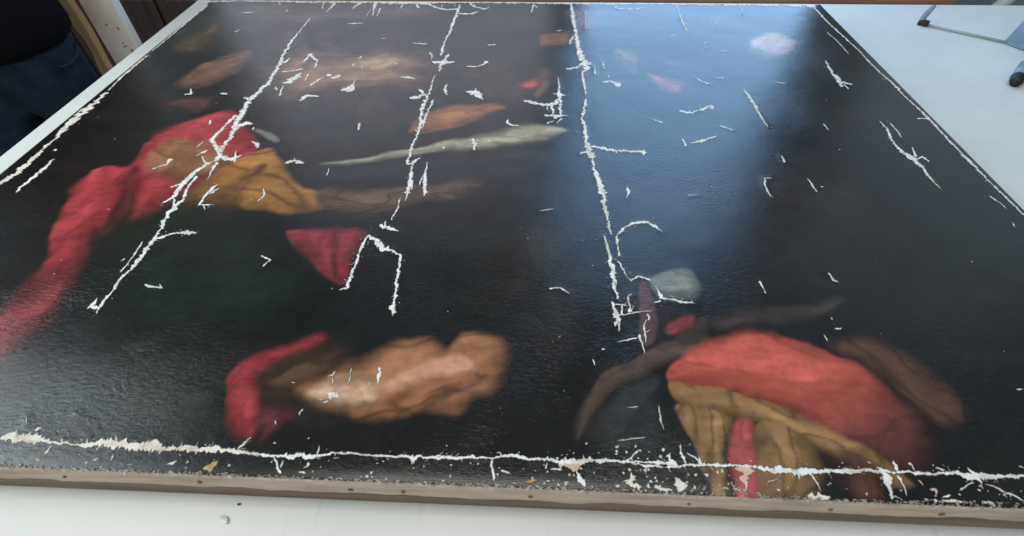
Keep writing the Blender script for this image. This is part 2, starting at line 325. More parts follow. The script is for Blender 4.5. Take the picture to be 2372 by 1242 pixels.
# ---------------------------------------------------------------- helpers
def mat(name, color, rough=0.5, spec=0.5, metal=0.0):
    m = bpy.data.materials.new(name); m.use_nodes = True
    b = m.node_tree.nodes['Principled BSDF']
    b.inputs['Base Color'].default_value = (*color, 1); b.inputs['Roughness'].default_value = rough
    b.inputs['Specular IOR Level'].default_value = spec; b.inputs['Metallic'].default_value = metal
    return m
def N(m, kind, **inp):
    n = m.node_tree.nodes.new(kind)
    for k, v in inp.items():
        k = k.replace('_', ' ')
        if k in n.inputs: n.inputs[k].default_value = v
    return n
def L(m, a, b): m.node_tree.links.new(a, b)
def bsdf(m): return m.node_tree.nodes['Principled BSDF']
def noise_color(m, c1, c2, scale=(20, 20, 20), nscale=1.0, detail=6, rough=0.6, lo=0.35, hi=0.65):
    tc = N(m, 'ShaderNodeTexCoord'); mp = N(m, 'ShaderNodeMapping', Scale=scale)
    L(m, tc.outputs['Object'], mp.inputs['Vector'])
    nz = N(m, 'ShaderNodeTexNoise', Scale=nscale, Detail=detail, Roughness=rough); L(m, mp.outputs[0], nz.inputs['Vector'])
    cr = N(m, 'ShaderNodeValToRGB'); cr.color_ramp.elements[0].position = lo; cr.color_ramp.elements[1].position = hi
    cr.color_ramp.elements[0].color = (*c1, 1); cr.color_ramp.elements[1].color = (*c2, 1)
    L(m, nz.outputs['Fac'], cr.inputs[0]); L(m, cr.outputs[0], bsdf(m).inputs['Base Color'])
    return mp, nz
def noise_bump(m, scale, dist, strength=1.0, detail=4, vec=None):
    nz = N(m, 'ShaderNodeTexNoise', Scale=scale, Detail=detail)
    if vec is None:
        tc = N(m, 'ShaderNodeTexCoord'); vec = tc.outputs['Object']
    L(m, vec, nz.inputs['Vector'])
    b = N(m, 'ShaderNodeBump', Strength=strength, Distance=dist)
    L(m, nz.outputs['Fac'], b.inputs['Height']); L(m, b.outputs[0], bsdf(m).inputs['Normal'])
    return b

def link(o, parent=None):
    COL.objects.link(o)
    if parent: o.parent = parent
    return o
def mesh_obj(name, verts, faces, m, parent=None, smooth=False):
    me = bpy.data.meshes.new(name); me.from_pydata([tuple(map(float, v)) for v in verts], [], faces); me.update()
    if m: me.materials.append(m)
    if smooth: me.polygons.foreach_set('use_smooth', [True] * len(me.polygons))
    return link(bpy.data.objects.new(name, me), parent)
def bm_obj(name, bm, m, parent=None, smooth=False):
    me = bpy.data.meshes.new(name); bm.to_mesh(me); bm.free()
    if m: me.materials.append(m)
    if smooth: me.polygons.foreach_set('use_smooth', [True] * len(me.polygons))
    return link(bpy.data.objects.new(name, me), parent)
def thing(name, label, cat, loc=(0, 0, 0), rz=0, group=None):
    o = bpy.data.objects.new(name, None); COL.objects.link(o); o.location = loc; o.rotation_euler = (0, 0, rz)
    o.empty_display_size = 0.05
    return tag(o, label, cat, group)
def tag(o, label, cat, group=None):
    o['label'] = label; o['category'] = cat
    if group: o['group'] = group
    return o
def box_bm(x0, x1, y0, y1, z0, z1, bevel=0.0, seg=2):
    bm = bmesh.new(); bmesh.ops.create_cube(bm, size=1)
    for v in bm.verts:
        v.co = Vector(((x0 + x1) / 2 + v.co.x * (x1 - x0), (y0 + y1) / 2 + v.co.y * (y1 - y0), (z0 + z1) / 2 + v.co.z * (z1 - z0)))
    if bevel: bmesh.ops.bevel(bm, geom=list(bm.edges), offset=bevel, segments=seg, profile=0.5, affect='EDGES')
    return bm
def tube_bm(pts, radii, n=12, flat=1.0, bm=None, up=Vector((0, 0, 1))):
    bm = bm or bmesh.new(); rings = []
    P = [Vector(p) for p in pts]
    for i, p in enumerate(P):
        t = (P[min(i + 1, len(P) - 1)] - P[max(i - 1, 0)]).normalized()
        a = t.cross(up)
        if a.length < 1e-3: a = t.cross(Vector((0, 1, 0)))
        a.normalize(); b = t.cross(a).normalized(); r = radii[i] if hasattr(radii, '__len__') else radii
        rings.append([bm.verts.new(p + a * (r * math.cos(2 * math.pi * k / n)) + b * (r * flat * math.sin(2 * math.pi * k / n))) for k in range(n)])
    for i in range(len(rings) - 1):
        for k in range(n):
            bm.faces.new((rings[i][k], rings[i][(k + 1) % n], rings[i + 1][(k + 1) % n], rings[i + 1][k]))
    bm.faces.new(rings[0][::-1]); bm.faces.new(rings[-1])
    return bm

_g = {}
def vnoise(x, y, cell, seed):                    # smooth value noise on arrays
    if seed not in _g: _g[seed] = np.random.default_rng(seed).standard_normal((64, 64))
    g = _g[seed]
    u = x / cell + 300.0; v = y / cell + 300.0
    i = np.floor(u).astype(int); j = np.floor(v).astype(int); fu = u - i; fv = v - j
    fu = fu * fu * fu * (fu * (fu * 6 - 15) + 10); fv = fv * fv * fv * (fv * (fv * 6 - 15) + 10)
    i0, i1, j0, j1 = i % 64, (i + 1) % 64, j % 64, (j + 1) % 64
    return (g[i0, j0] * (1 - fu) + g[i1, j0] * fu) * (1 - fv) + (g[i0, j1] * (1 - fu) + g[i1, j1] * fu) * fv

# ---------------------------------------------------------------- materials
M = {}
m = M['floor'] = mat('floor_screed', (0.27, 0.28, 0.28), 0.55); noise_color(m, (0.22, 0.23, 0.23), (0.32, 0.33, 0.33), (3, 3, 3))
m = M['table'] = mat('white_laminate', (0.72, 0.73, 0.72), 0.30, 0.22)
noise_color(m, (0.69, 0.715, 0.68), (0.755, 0.775, 0.74), (5, 5, 5), detail=8, lo=0.3, hi=0.62)
noise_bump(m, 700, 0.00012, 0.5, 3)
mps = N(m, 'ShaderNodeMapping', Scale=(60, 6, 1)); mps.inputs['Rotation'].default_value = (0, 0, 0.9); tcs = N(m, 'ShaderNodeTexCoord'); L(m, tcs.outputs['Object'], mps.inputs['Vector'])
ns = N(m, 'ShaderNodeTexNoise', Scale=1.0, Detail=5.0); L(m, mps.outputs[0], ns.inputs['Vector'])
cs = N(m, 'ShaderNodeMapRange'); cs.inputs['From Min'].default_value = 0.66; cs.inputs['From Max'].default_value = 0.78; cs.inputs['To Min'].default_value = 1.0; cs.inputs['To Max'].default_value = 0.86; L(m, ns.outputs['Fac'], cs.inputs['Value'])
vs_ = N(m, 'ShaderNodeVectorMath'); vs_.operation = 'SCALE'; src = bsdf(m).inputs['Base Color'].links[0].from_socket; L(m, src, vs_.inputs[0]); L(m, cs.outputs[0], vs_.inputs['Scale']); L(m, vs_.outputs[0], bsdf(m).inputs['Base Color'])
tcr = N(m, 'ShaderNodeTexCoord'); nr = N(m, 'ShaderNodeTexNoise', Scale=7.0, Detail=7.0); L(m, tcr.outputs['Object'], nr.inputs['Vector'])
mrr = N(m, 'ShaderNodeMapRange'); mrr.inputs['To Min'].default_value = 0.28; mrr.inputs['To Max'].default_value = 0.48
L(m, nr.outputs['Fac'], mrr.inputs['Value']); L(m, mrr.outputs[0], bsdf(m).inputs['Roughness'])
m = M['table_leg'] = mat('grey_steel', (0.5, 0.51, 0.52), 0.4, 0.5, 0.6)
m = M['wood_bar'] = mat('aged_pine', (0.3, 0.2, 0.12), 0.6); noise_color(m, (0.10, 0.066, 0.045), (0.2, 0.135, 0.09), (3, 60, 60))
m = M['linen'] = mat('lining_linen', (0.3, 0.24, 0.19), 0.9, 0.2)
noise_color(m, (0.34, 0.27, 0.22), (0.60, 0.50, 0.42), (9, 40, 60), nscale=1.0, detail=9, rough=0.7, lo=0.33, hi=0.68)
noise_bump(m, 900, 0.0005, 0.8, 3)
m = M['fringe'] = mat('frayed_linen', (0.48, 0.45, 0.40), 0.95, 0.1); noise_color(m, (0.26, 0.23, 0.2), (0.56, 0.53, 0.48), (60, 60, 60))
m = M['tack'] = mat('rusted_tack', (0.22, 0.145, 0.10), 0.75, 0.3, 0.3); noise_bump(m, 1500, 0.0003)

m = M['gesso_w'] = mat('bare_white_ground', (0.83, 0.82, 0.78), 0.8, 0.25)
noise_color(m, (0.52, 0.47, 0.39), (0.86, 0.85, 0.81), (70, 70, 70), detail=8, rough=0.7, lo=0.35, hi=0.55); noise_bump(m, 600, 0.0006, 0.8)
m = M['gesso_t'] = mat('bare_cream_ground', (0.7, 0.62, 0.5), 0.85, 0.2)
noise_color(m, (0.45, 0.36, 0.25), (0.80, 0.75, 0.66), (60, 60, 60), detail=8, rough=0.7, lo=0.30, hi=0.54); noise_bump(m, 500, 0.0008, 0.9)
m = M['gesso_p'] = mat('bare_pinkish_ground', (0.7, 0.5, 0.4), 0.85, 0.2)
noise_color(m, (0.58, 0.40, 0.30), (0.74, 0.57, 0.46), (60, 60, 60), detail=5); noise_bump(m, 500, 0.0008, 0.9)
m = M['gesso_o'] = mat('old_yellow_glue', (0.5, 0.33, 0.13), 0.6, 0.3)
noise_color(m, (0.36, 0.22, 0.08), (0.62, 0.48, 0.26), (80, 80, 80), detail=5); noise_bump(m, 500, 0.0008, 0.9)

M['rim'] = mat('loss_edge_shade', (0.012, 0.010, 0.009), 0.45)  # dark colour of the shade painted round the losses
# varnished paint: pigment from the canvas colour attribute, gloss and relief from nodes
m = M['paint'] = mat('varnished_oil_paint', (0.05, 0.05, 0.05), 0.2)
at = N(m, 'ShaderNodeVertexColor'); at.layer_name = 'pigment'
tc = N(m, 'ShaderNodeTexCoord')
n1 = N(m, 'ShaderNodeTexNoise', Scale=55.0, Detail=8.0, Roughness=0.7); L(m, tc.outputs['Object'], n1.inputs['Vector'])
mr = N(m, 'ShaderNodeMapRange'); mr.inputs['To Min'].default_value = 0.72; mr.inputs['To Max'].default_value = 1.28; mr.inputs['From Min'].default_value = 0.25; mr.inputs['From Max'].default_value = 0.75
L(m, n1.outputs['Fac'], mr.inputs['Value'])
vm = N(m, 'ShaderNodeVectorMath'); vm.operation = 'SCALE'; L(m, at.outputs['Color'], vm.inputs[0]); L(m, mr.outputs[0], vm.inputs['Scale'])
L(m, vm.outputs[0], bsdf(m).inputs['Base Color'])
n2 = N(m, 'ShaderNodeTexNoise', Scale=9.0, Detail=6.0, Roughness=0.6); L(m, tc.outputs['Object'], n2.inputs['Vector'])
mr2 = N(m, 'ShaderNodeMapRange'); mr2.inputs['To Min'].default_value = 0.10; mr2.inputs['To Max'].default_value = 0.21; mr2.inputs['From Min'].default_value = 0.3; mr2.inputs['From Max'].default_value = 0.7
L(m, n2.outputs['Fac'], mr2.inputs['Value']); L(m, mr2.outputs[0], bsdf(m).inputs['Roughness'])
# canvas weave + brushed wrinkles
def wave(direction, sc):
    w = N(m, 'ShaderNodeTexWave', Scale=sc, Distortion=0.8, Detail=2.0, Detail_Scale=6.0); w.wave_type = 'BANDS'; w.bands_direction = direction
    L(m, tc.outputs['Object'], w.inputs['Vector']); return w
wx, wy = wave('X', 170.0), wave('Y', 190.0)
add = N(m, 'ShaderNodeMath'); add.operation = 'ADD'; L(m, wx.outputs['Fac'], add.inputs[0]); L(m, wy.outputs['Fac'], add.inputs[1])
bW = N(m, 'ShaderNodeBump', Strength=0.22, Distance=0.00018); L(m, add.outputs[0], bW.inputs['Height'])
mpw = N(m, 'ShaderNodeMapping', Scale=(1.0, 1.9, 1.0)); mpw.inputs['Rotation'].default_value = (0, 0, 0.35); L(m, tc.outputs['Object'], mpw.inputs['Vector'])
n3 = N(m, 'ShaderNodeTexNoise', Scale=110.0, Detail=5.0, Roughness=0.65, Distortion=0.5); L(m, mpw.outputs[0], n3.inputs['Vector'])
bN = N(m, 'ShaderNodeBump', Strength=0.45, Distance=0.0009); L(m, n3.outputs['Fac'], bN.inputs['Height']); L(m, bW.outputs[0], bN.inputs['Normal'])
n4 = N(m, 'ShaderNodeTexNoise', Scale=5.5, Detail=3.0); L(m, tc.outputs['Object'], n4.inputs['Vector'])
mr4 = N(m, 'ShaderNodeMapRange'); mr4.inputs['From Min'].default_value = 0.42; mr4.inputs['From Max'].default_value = 0.68; mr4.inputs['To Min'].default_value = 0.16; mr4.inputs['To Max'].default_value = 0.75
L(m, n4.outputs['Fac'], mr4.inputs['Value']); L(m, mr4.outputs[0], bN.inputs['Strength'])
L(m, bN.outputs[0], bsdf(m).inputs['Normal'])

m = M['white_paint'] = mat('stained_white_paint', (0.6, 0.55, 0.5), 0.6)
noise_color(m, (0.76, 0.63, 0.56), (0.88, 0.84, 0.79), (9, 9, 5), detail=6, lo=0.32, hi=0.6); noise_bump(m, 120, 0.0006)
m = M['white_edge'] = mat('clean_white_paint', (0.88, 0.87, 0.82), 0.5)
m = M['mark'] = mat('brown_pencil_mark', (0.22, 0.11, 0.09), 0.8)
m = M['batten'] = mat('raw_pine', (0.6, 0.38, 0.18), 0.65); noise_color(m, (0.66, 0.40, 0.18), (0.84, 0.60, 0.33), (70, 70, 4), detail=5)
m = M['jeans'] = mat('dark_denim', (0.012, 0.022, 0.042), 0.9, 0.2); noise_color(m, (0.008, 0.016, 0.03), (0.02, 0.036, 0.062), (25, 25, 18), detail=8); noise_bump(m, 90, 0.003, 0.6)
m = M['stitch'] = mat('denim_seam', (0.022, 0.035, 0.06), 0.9, 0.2)
m = M['sweater'] = mat('black_knit', (0.006, 0.006, 0.008), 0.95, 0.1); noise_bump(m, 250, 0.002, 0.5)
m = M['skin'] = mat('skin', (0.5, 0.3, 0.22), 0.5)
m = M['hair'] = mat('dark_hair', (0.02, 0.015, 0.012), 0.6)
m = M['shoe'] = mat('black_shoe', (0.01, 0.01, 0.01), 0.5)
m = M['button'] = mat('pearl_button', (0.7, 0.68, 0.64), 0.3)
m = M['chest'] = mat('dark_walnut', (0.035, 0.02, 0.016), 0.5); noise_color(m, (0.018, 0.011, 0.009), (0.055, 0.032, 0.025), (30, 30, 3), detail=6)
m = M['rag'] = mat('grey_rag', (0.35, 0.32, 0.32), 0.95, 0.1); noise_bump(m, 80, 0.002)
m = M['bench'] = mat('brown_beech', (0.3, 0.15, 0.08), 0.45); noise_color(m, (0.20, 0.085, 0.048), (0.36, 0.18, 0.10), (3, 45, 45), detail=6)
m = M['pole'] = mat('white_enamel', (0.75, 0.78, 0.77), 0.35)
m = M['steel_blue'] = mat('blue_grey_enamel', (0.20, 0.27, 0.34), 0.35); noise_color(m, (0.16, 0.22, 0.28), (0.23, 0.31, 0.40), (30, 30, 30))
m = M['bar_grey'] = mat('dull_grey', (0.34, 0.38, 0.38), 0.45)
m = M['rubber'] = mat('black_rubber', (0.012, 0.012, 0.014), 0.6); noise_bump(m, 300, 0.0006)

# ---------------------------------------------------------------- setting
FLOOR = -0.82
fl = mesh_obj('floor', [(-6, -4, FLOOR), (7, -4, FLOOR), (7, 7, FLOOR), (-6, 7, FLOOR)], [(0, 1, 2, 3)], M['floor']); fl['kind'] = 'structure'

# ---------------------------------------------------------------- table
tb = thing('white_table', 'large white laminate table carrying the damaged painting', 'table', (0, 0, FLOOR))
TX0, TX1, TY0, TY1 = -1.015, 2.2, -0.62, 1.520
o = bm_obj('table_top', box_bm(TX0, TX1, TY0, TY1, -FLOOR - 0.028, -FLOOR, 0.0025, 3), M['table'], tb)
for lx in (TX0 + 0.07, TX1 - 0.07):
    for ly in (TY0 + 0.07, TY1 - 0.07):
        bm_obj('leg', box_bm(lx - 0.025, lx + 0.025, ly - 0.025, ly + 0.025, 0, -FLOOR - 0.029, 0.003), M['table_leg'], tb)

# ---------------------------------------------------------------- painting
W2, H = 0.8625, 1.34
pt = thing('painting', 'dark varnished old canvas with white cracks and flaked edges lying flat on table', 'painting')
NX, NY = 863, 671
gx = np.linspace(-W2, W2, NX); gy = np.linspace(0, H, NY)
X, Y = np.meshgrid(gx, gy)                                       # rows: y
xm, ym = X * 1000, Y * 1000

# relief: slow waves of the cloth, ridges along the cracks, a soft fold along the old edge
Zr = 0.55 * vnoise(xm, ym, 190, 1) + 0.16 * vnoise(xm, ym, 70, 2) + 0.055 * vnoise(xm * 0.8, ym, 24, 3)
losses = []
for line in LOSSES.strip().split('\n'):
    c, rest = line.split('|')
    losses.append((c, [np.array([[float(v) for v in q.split(',')] for q in s.split()]) for s in rest.split(';')]))
ridge = np.zeros_like(Zr)
dx = 2 * W2 * 1000 / (NX - 1); dy = H * 1000 / (NY - 1)
for c, strokes in losses:
    for s in strokes:
        for a, b in zip(s[:-1], s[1:]):
            r = 16.0
            i0 = int(max(0, (min(a[0], b[0]) - r + W2 * 1000) / dx)); i1 = int(min(NX, (max(a[0], b[0]) + r + W2 * 1000) / dx + 2))
            j0 = int(max(0, (min(a[1], b[1]) - r) / dy)); j1 = int(min(NY, (max(a[1], b[1]) + r) / dy + 2))
            if i1 <= i0 or j1 <= j0: continue
            px, py = xm[j0:j1, i0:i1], ym[j0:j1, i0:i1]
            d = b[:2] - a[:2]; l2 = max(d @ d, 1e-6)
            t = np.clip(((px - a[0]) * d[0] + (py - a[1]) * d[1]) / l2, 0, 1)
            dist = np.hypot(px - a[0] - t * d[0], py - a[1] - t * d[1])
            h = 0.22 * np.exp(-(dist / 7.0) ** 2)
            ridge[j0:j1, i0:i1] = np.maximum(ridge[j0:j1, i0:i1], h)
Zr = Zr + ridge * (1 + 0.5 * vnoise(xm, ym, 15, 4))
edge = np.minimum.reduce([xm + W2 * 1000, W2 * 1000 - xm, ym, H * 1000 - ym])
Zr = Zr * np.clip(edge / 60, 0.0, 1) - 1.6 * np.exp(-edge / 5.0)        # rolled over at the very edge
Zc = T + Zr * 0.001
def relief(x, y):                                                # metres
    fi = np.clip((x + W2) / (2 * W2) * (NX - 1), 0, NX - 1.001); fj = np.clip(y / H * (NY - 1), 0, NY - 1.001)
    i = fi.astype(int); j = fj.astype(int); u = fi - i; v = fj - j
    return (Zc[j, i] * (1 - u) + Zc[j, i + 1] * u) * (1 - v) + (Zc[j + 1, i] * (1 - u) + Zc[j + 1, i + 1] * u) * v

# pigment: soft loose patches of colour on a dark umber ground
def spline(pts, k=5):
    P = np.array(pts, float); n = len(P); out = []
    for i in range(n):
        p0, p1, p2, p3 = P[i - 1], P[i], P[(i + 1) % n], P[(i + 2) % n]
        for t in np.arange(k) / k:
            out.append(0.5 * (2 * p1 + (p2 - p0) * t + (2 * p0 - 5 * p1 + 4 * p2 - p3) * t * t + (3 * p1 - p0 - 3 * p2 + p3) * t ** 3))
    return np.array(out)
wxm = xm + 4.0 * vnoise(xm, ym, 45, 11) + 1.0 * vnoise(xm, ym, 14, 12)
wym = ym + 4.0 * vnoise(xm, ym, 45, 13) + 1.0 * vnoise(xm, ym, 14, 14)
k = 0.5 + 0.5 * np.tanh(vnoise(xm, ym, 160, 21))
rgb = np.empty((NY, NX, 3))
rgb[:] = np.array((0.0105, 0.0088, 0.0084))
rgb += k[..., None] * np.array((0.001, 0.004, 0.0035))
k2 = np.clip(vnoise(xm, ym, 120, 22) * .6 + vnoise(xm * .4, ym, 35, 23) * .4, 0, 2)
rgb += k2[..., None] * np.array((0.007, 0.0045, 0.003))
br = vnoise(xm * 0.35 + ym * 0.2, ym * 1.3 - xm * 0.2, 9, 31) * 0.5 + vnoise(xm, ym, 30, 32) * 0.5
def inside(q, x, y):
    c_ = False
    for a, b in zip(q, np.roll(q, -1, 0)):
        if (a[1] > y) != (b[1] > y) and x < (b[0] - a[0]) * (y - a[1]) / (b[1] - a[1] + 1e-12) + a[0]: c_ = not c_
    return c_
for col, soft, pts in PATCHES:
    q = spline(pts); mg = soft * 3 + 14
    x0, y0 = q.min(0) - mg; x1, y1 = q.max(0) + mg
    i0, i1 = int(max(0, (x0 + W2 * 1000) / dx)), int(min(NX, (x1 + W2 * 1000) / dx + 1)); j0, j1 = int(max(0, y0 / dy)), int(min(NY, y1 / dy + 1))
    if i1 <= i0 or j1 <= j0: continue
    px, py = wxm[j0:j1, i0:i1], wym[j0:j1, i0:i1]
    d2 = np.full(px.shape, 1e12); ins = np.zeros(px.shape, bool)
    for a, b in zip(q, np.roll(q, -1, 0)):
        e = b - a; l2 = max(e @ e, 1e-9)
        t = np.clip(((px - a[0]) * e[0] + (py - a[1]) * e[1]) / l2, 0, 1)
        d2 = np.minimum(d2, (px - a[0] - t * e[0]) ** 2 + (py - a[1] - t * e[1]) ** 2)
        cr = ((a[1] > py) != (b[1] > py)) & (px < (b[0] - a[0]) * (py - a[1]) / (b[1] - a[1] + 1e-12) + a[0])
        ins ^= cr
    sd = np.sqrt(d2) * np.where(ins, 1, -1)
    sl = soft * (0.6 + 1.5 * np.clip(0.5 + 0.6 * vnoise(px, py, 60, 301), 0, 1) ** 2)
    al = np.clip(0.5 + sd / (2 * sl), 0, 1); al = al * al * (3 - 2 * al)
    b_ = br[j0:j1, i0:i1]
    tone = 1 + 0.12 * b_
    # the painter's own modelling: a rounded, creased form brushed from dark to light pigment
    qc = q.mean(0); ev, evec = np.linalg.eigh(np.cov((q - qc).T)); ax = evec[:, 1]; big = sd.max()
    if big > 12:
        ga, gb = np.gradient(sd, dy, dx); tn = np.clip(sd / (0.7 * big), 0, 1)
        form = 0.62 + 0.42 * tn + 0.34 * (1 - tn) * np.clip(-(gb * -0.6 + ga * 0.8), -1, 1)
        u = (px - qc[0]) * ax[0] + (py - qc[1]) * ax[1]; v = -(px - qc[0]) * ax[1] + (py - qc[1]) * ax[0]
        cw = np.clip(big * 0.62, 12, 46); sdn = int(abs(qc[0]) + abs(qc[1])) % 97 + 200
        nz = vnoise(u * 0.33 + 0.25 * v, v + 0.3 * cw * vnoise(u, v, cw * 2.5, sdn + 1), cw, sdn)
        form = form * (1 - (0.5 if 0.4 < col[1] / col[0] < 0.62 else 0.26) * np.exp(-((nz - 0.1) / 0.3) ** 2)) * (1 + 0.20 * np.clip(nz, -1, 1.3))
        tone = tone * np.clip(form, 0.12, 1.35)
    tint = np.array(col)[None, None] * tone[..., None]
    # loaded brush dabs along the patch
    size = math.sqrt(max(ev[0], 1)); ln0, wd0 = np.clip(size * 1.4, 8, 80), np.clip(size * .26, 2.0, 12)
    for k_ in range(int(min(28, 8 + ev[0] ** .5 * ev[1] ** .5 / 60))):
        x, y = qc + evec @ (rng.standard_normal(2) * np.sqrt(ev) * 1.1)
        ang = math.atan2(ax[1], ax[0]) + rng.normal(0, .3); ca_, sa_ = math.cos(ang), math.sin(ang)
        ln, wd = ln0 * rng.uniform(.5, 1.2), wd0 * rng.uniform(.5, 1.4)
        u = (px - x) * ca_ + (py - y) * sa_; v = -(px - x) * sa_ + (py - y) * ca_; v = v - .003 * u * u * rng.normal(0, 1)
        da = np.clip(1.2 - (u / ln) ** 2 - (v / wd) ** 2, 0, 1) * np.clip(.55 + .25 * vnoise(u, v * 3, 6, 77), .1, 1) * .7
        da = da * .45; tint = tint * (1 - da[..., None]) + tint * math.exp(rng.normal(-.04, .3)) * da[..., None]
    al = np.clip(al * (0.95 + 0.04 * b_), 0, 1)[..., None]
    rgb[j0:j1, i0:i1] = rgb[j0:j1, i0:i1] * (1 - al) + tint * al
rgb = np.clip(rgb, 0.002, 0.9)

me = bpy.data.meshes.new('canvas')
nv = NX * NY; nf = (NX - 1) * (NY - 1)
me.vertices.add(nv); me.vertices.foreach_set('co', np.stack([X, Y, Zc], -1).reshape(-1).astype(np.float32))
idx = np.arange(nv).reshape(NY, NX)
quads = np.stack([idx[:-1, :-1], idx[:-1, 1:], idx[1:, 1:], idx[1:, :-1]], -1).reshape(-1).astype(np.int32)
me.loops.add(nf * 4); me.loops.foreach_set('vertex_index', quads)
me.polygons.add(nf); me.polygons.foreach_set('loop_start', np.arange(0, nf * 4, 4, dtype=np.int32))
me.polygons.foreach_set('use_smooth', np.ones(nf, bool))
me.update(calc_edges=True); me.validate()
ca = me.color_attributes.new('pigment', 'FLOAT_COLOR', 'POINT')
ca.data.foreach_set('color', np.concatenate([rgb, np.ones((NY, NX, 1))], -1).reshape(-1).astype(np.float32))
me.materials.append(M['paint'])
canvas = link(bpy.data.objects.new('canvas', me), pt)
canvas['label'] = 'glossy dark paint surface with loose patches of red, ochre and peach'

# wooden stretcher bars under the cloth
for (x0, x1, y0, y1) in ((-W2 + .0003, W2 - .0003, .0003, .07), (-W2 + .0003, W2 - .0003, H - .07, H - .0003), (-W2 + .0003, -W2 + .07, .0705, H - .0705), (W2 - .07, W2 - .0003, .0705, H - .0705), (-.03, .03, .0705, H - .0705)):
    bm_obj('stretcher_bar', box_bm(x0, x1, y0, y1, 0.0006, T - 0.0045, 0.0015), M['wood_bar'], pt)

# lining cloth turned down over each side of the stretcher
def edge_strip(a, b, outward):
    a = np.array(a, float); b = np.array(b, float); n = int(np.linalg.norm(b - a) / 0.004)
    vs_, fs = [], []
    rows = [(0.0000, -0.0012), (0.0013, -0.0024), (0.0020, -0.008), (0.0018, -0.016), (0.0021, -0.024), (0.0014, -0.031)]
    for i in range(n + 1):
        p = a + (b - a) * i / n; s = i * 4.0
        for kx, (off, z) in enumerate(rows):
            w = 0.0003 * float(vnoise(np.array(s), np.array(kx * 9.0), 22, 41)) + 0.0002 * float(vnoise(np.array(s), np.array(kx * 9.0), 7, 42))
            zz = z + (0.0018 * float(vnoise(np.array(s), np.array(5.0), 45, 43)) + 0.0005 * float(vnoise(np.array(s), np.array(5.0), 9, 44)) if kx == len(rows) - 1 else 0)
            if kx == 0: w = 0
            q = p + np.array(outward) * (off + w)
            vs_.append((q[0], q[1], T + zz))
    R_ = len(rows)
    for i in range(n):
        for kx in range(R_ - 1):
            fs.append((i * R_ + kx, i * R_ + kx + 1, (i + 1) * R_ + kx + 1, (i + 1) * R_ + kx))
    return mesh_obj('turned_edge', vs_, fs, M['linen'], pt, True)
front = edge_strip((-W2, 0), (W2, 0), (0, -1)); front['label'] = 'taupe linen edge facing the viewer'
edge_strip((W2, 0), (W2, H), (1, 0)); edge_strip((W2, H), (-W2, H), (0, 1)); edge_strip((-W2, H), (-W2, 0), (-1, 0))
# rusted tacks along the front edge
tm = None
for i in range(13):
    x = -W2 + 0.06 + i * 0.131 + random.uniform(-.045, .045)
    if tm is None:
        bm = bmesh.new(); bmesh.ops.create_uvsphere(bm, u_segments=10, v_segments=6, radius=0.0032)
        for v in bm.verts: v.co.y *= 0.3
        o = bm_obj('tack', bm, M['tack'], front, True); tm = o.data
    else: o = link(bpy.data.objects.new('tack', tm), front)
    o.location = (x, -0.0028, T - 0.0175 + random.uniform(-.002, .002)); o.scale = (random.uniform(.5, 1.1), 1, random.uniform(.6, 1.2))
# frayed threads along the front rim
fv, ff = [], []
for i in range(1500):
    x = random.uniform(-W2 + .002, W2 - .002); ln = random.uniform(.0008, .0028) * (2 if random.random() < .07 else 1); w = random.uniform(.0004, .0012)
    dens = float(vnoise(np.array(x * 1000), np.array(0.0), 70, 51)); y = random.uniform(-.002, .002 + max(0, dens) * .005)
    a = random.gauss(0, .5) + (math.pi / 2 if random.random() < .55 else 0); dxv, dyv = math.cos(a) * ln, math.sin(a) * ln * .6
    z = float(relief(np.array(x), np.array(max(y, 0)))) + .0006; k0 = len(fv)
    fv += [(x - dxv - w, y - dyv, z), (x - dxv + w, y - dyv + w, z), (x + w, y + w, z + .0012), (x - w, y, z + .001), (x + dxv + w * .4, y + dyv, z - .0002), (x + dxv - w * .4, y + dyv, z - .0002)]
    ff += [(k0, k0 + 1, k0 + 2, k0 + 3), (k0 + 3, k0 + 2, k0 + 4, k0 + 5)]
fr = mesh_obj('frayed_threads', fv, ff, M['fringe'], front); fr['kind'] = 'stuff'

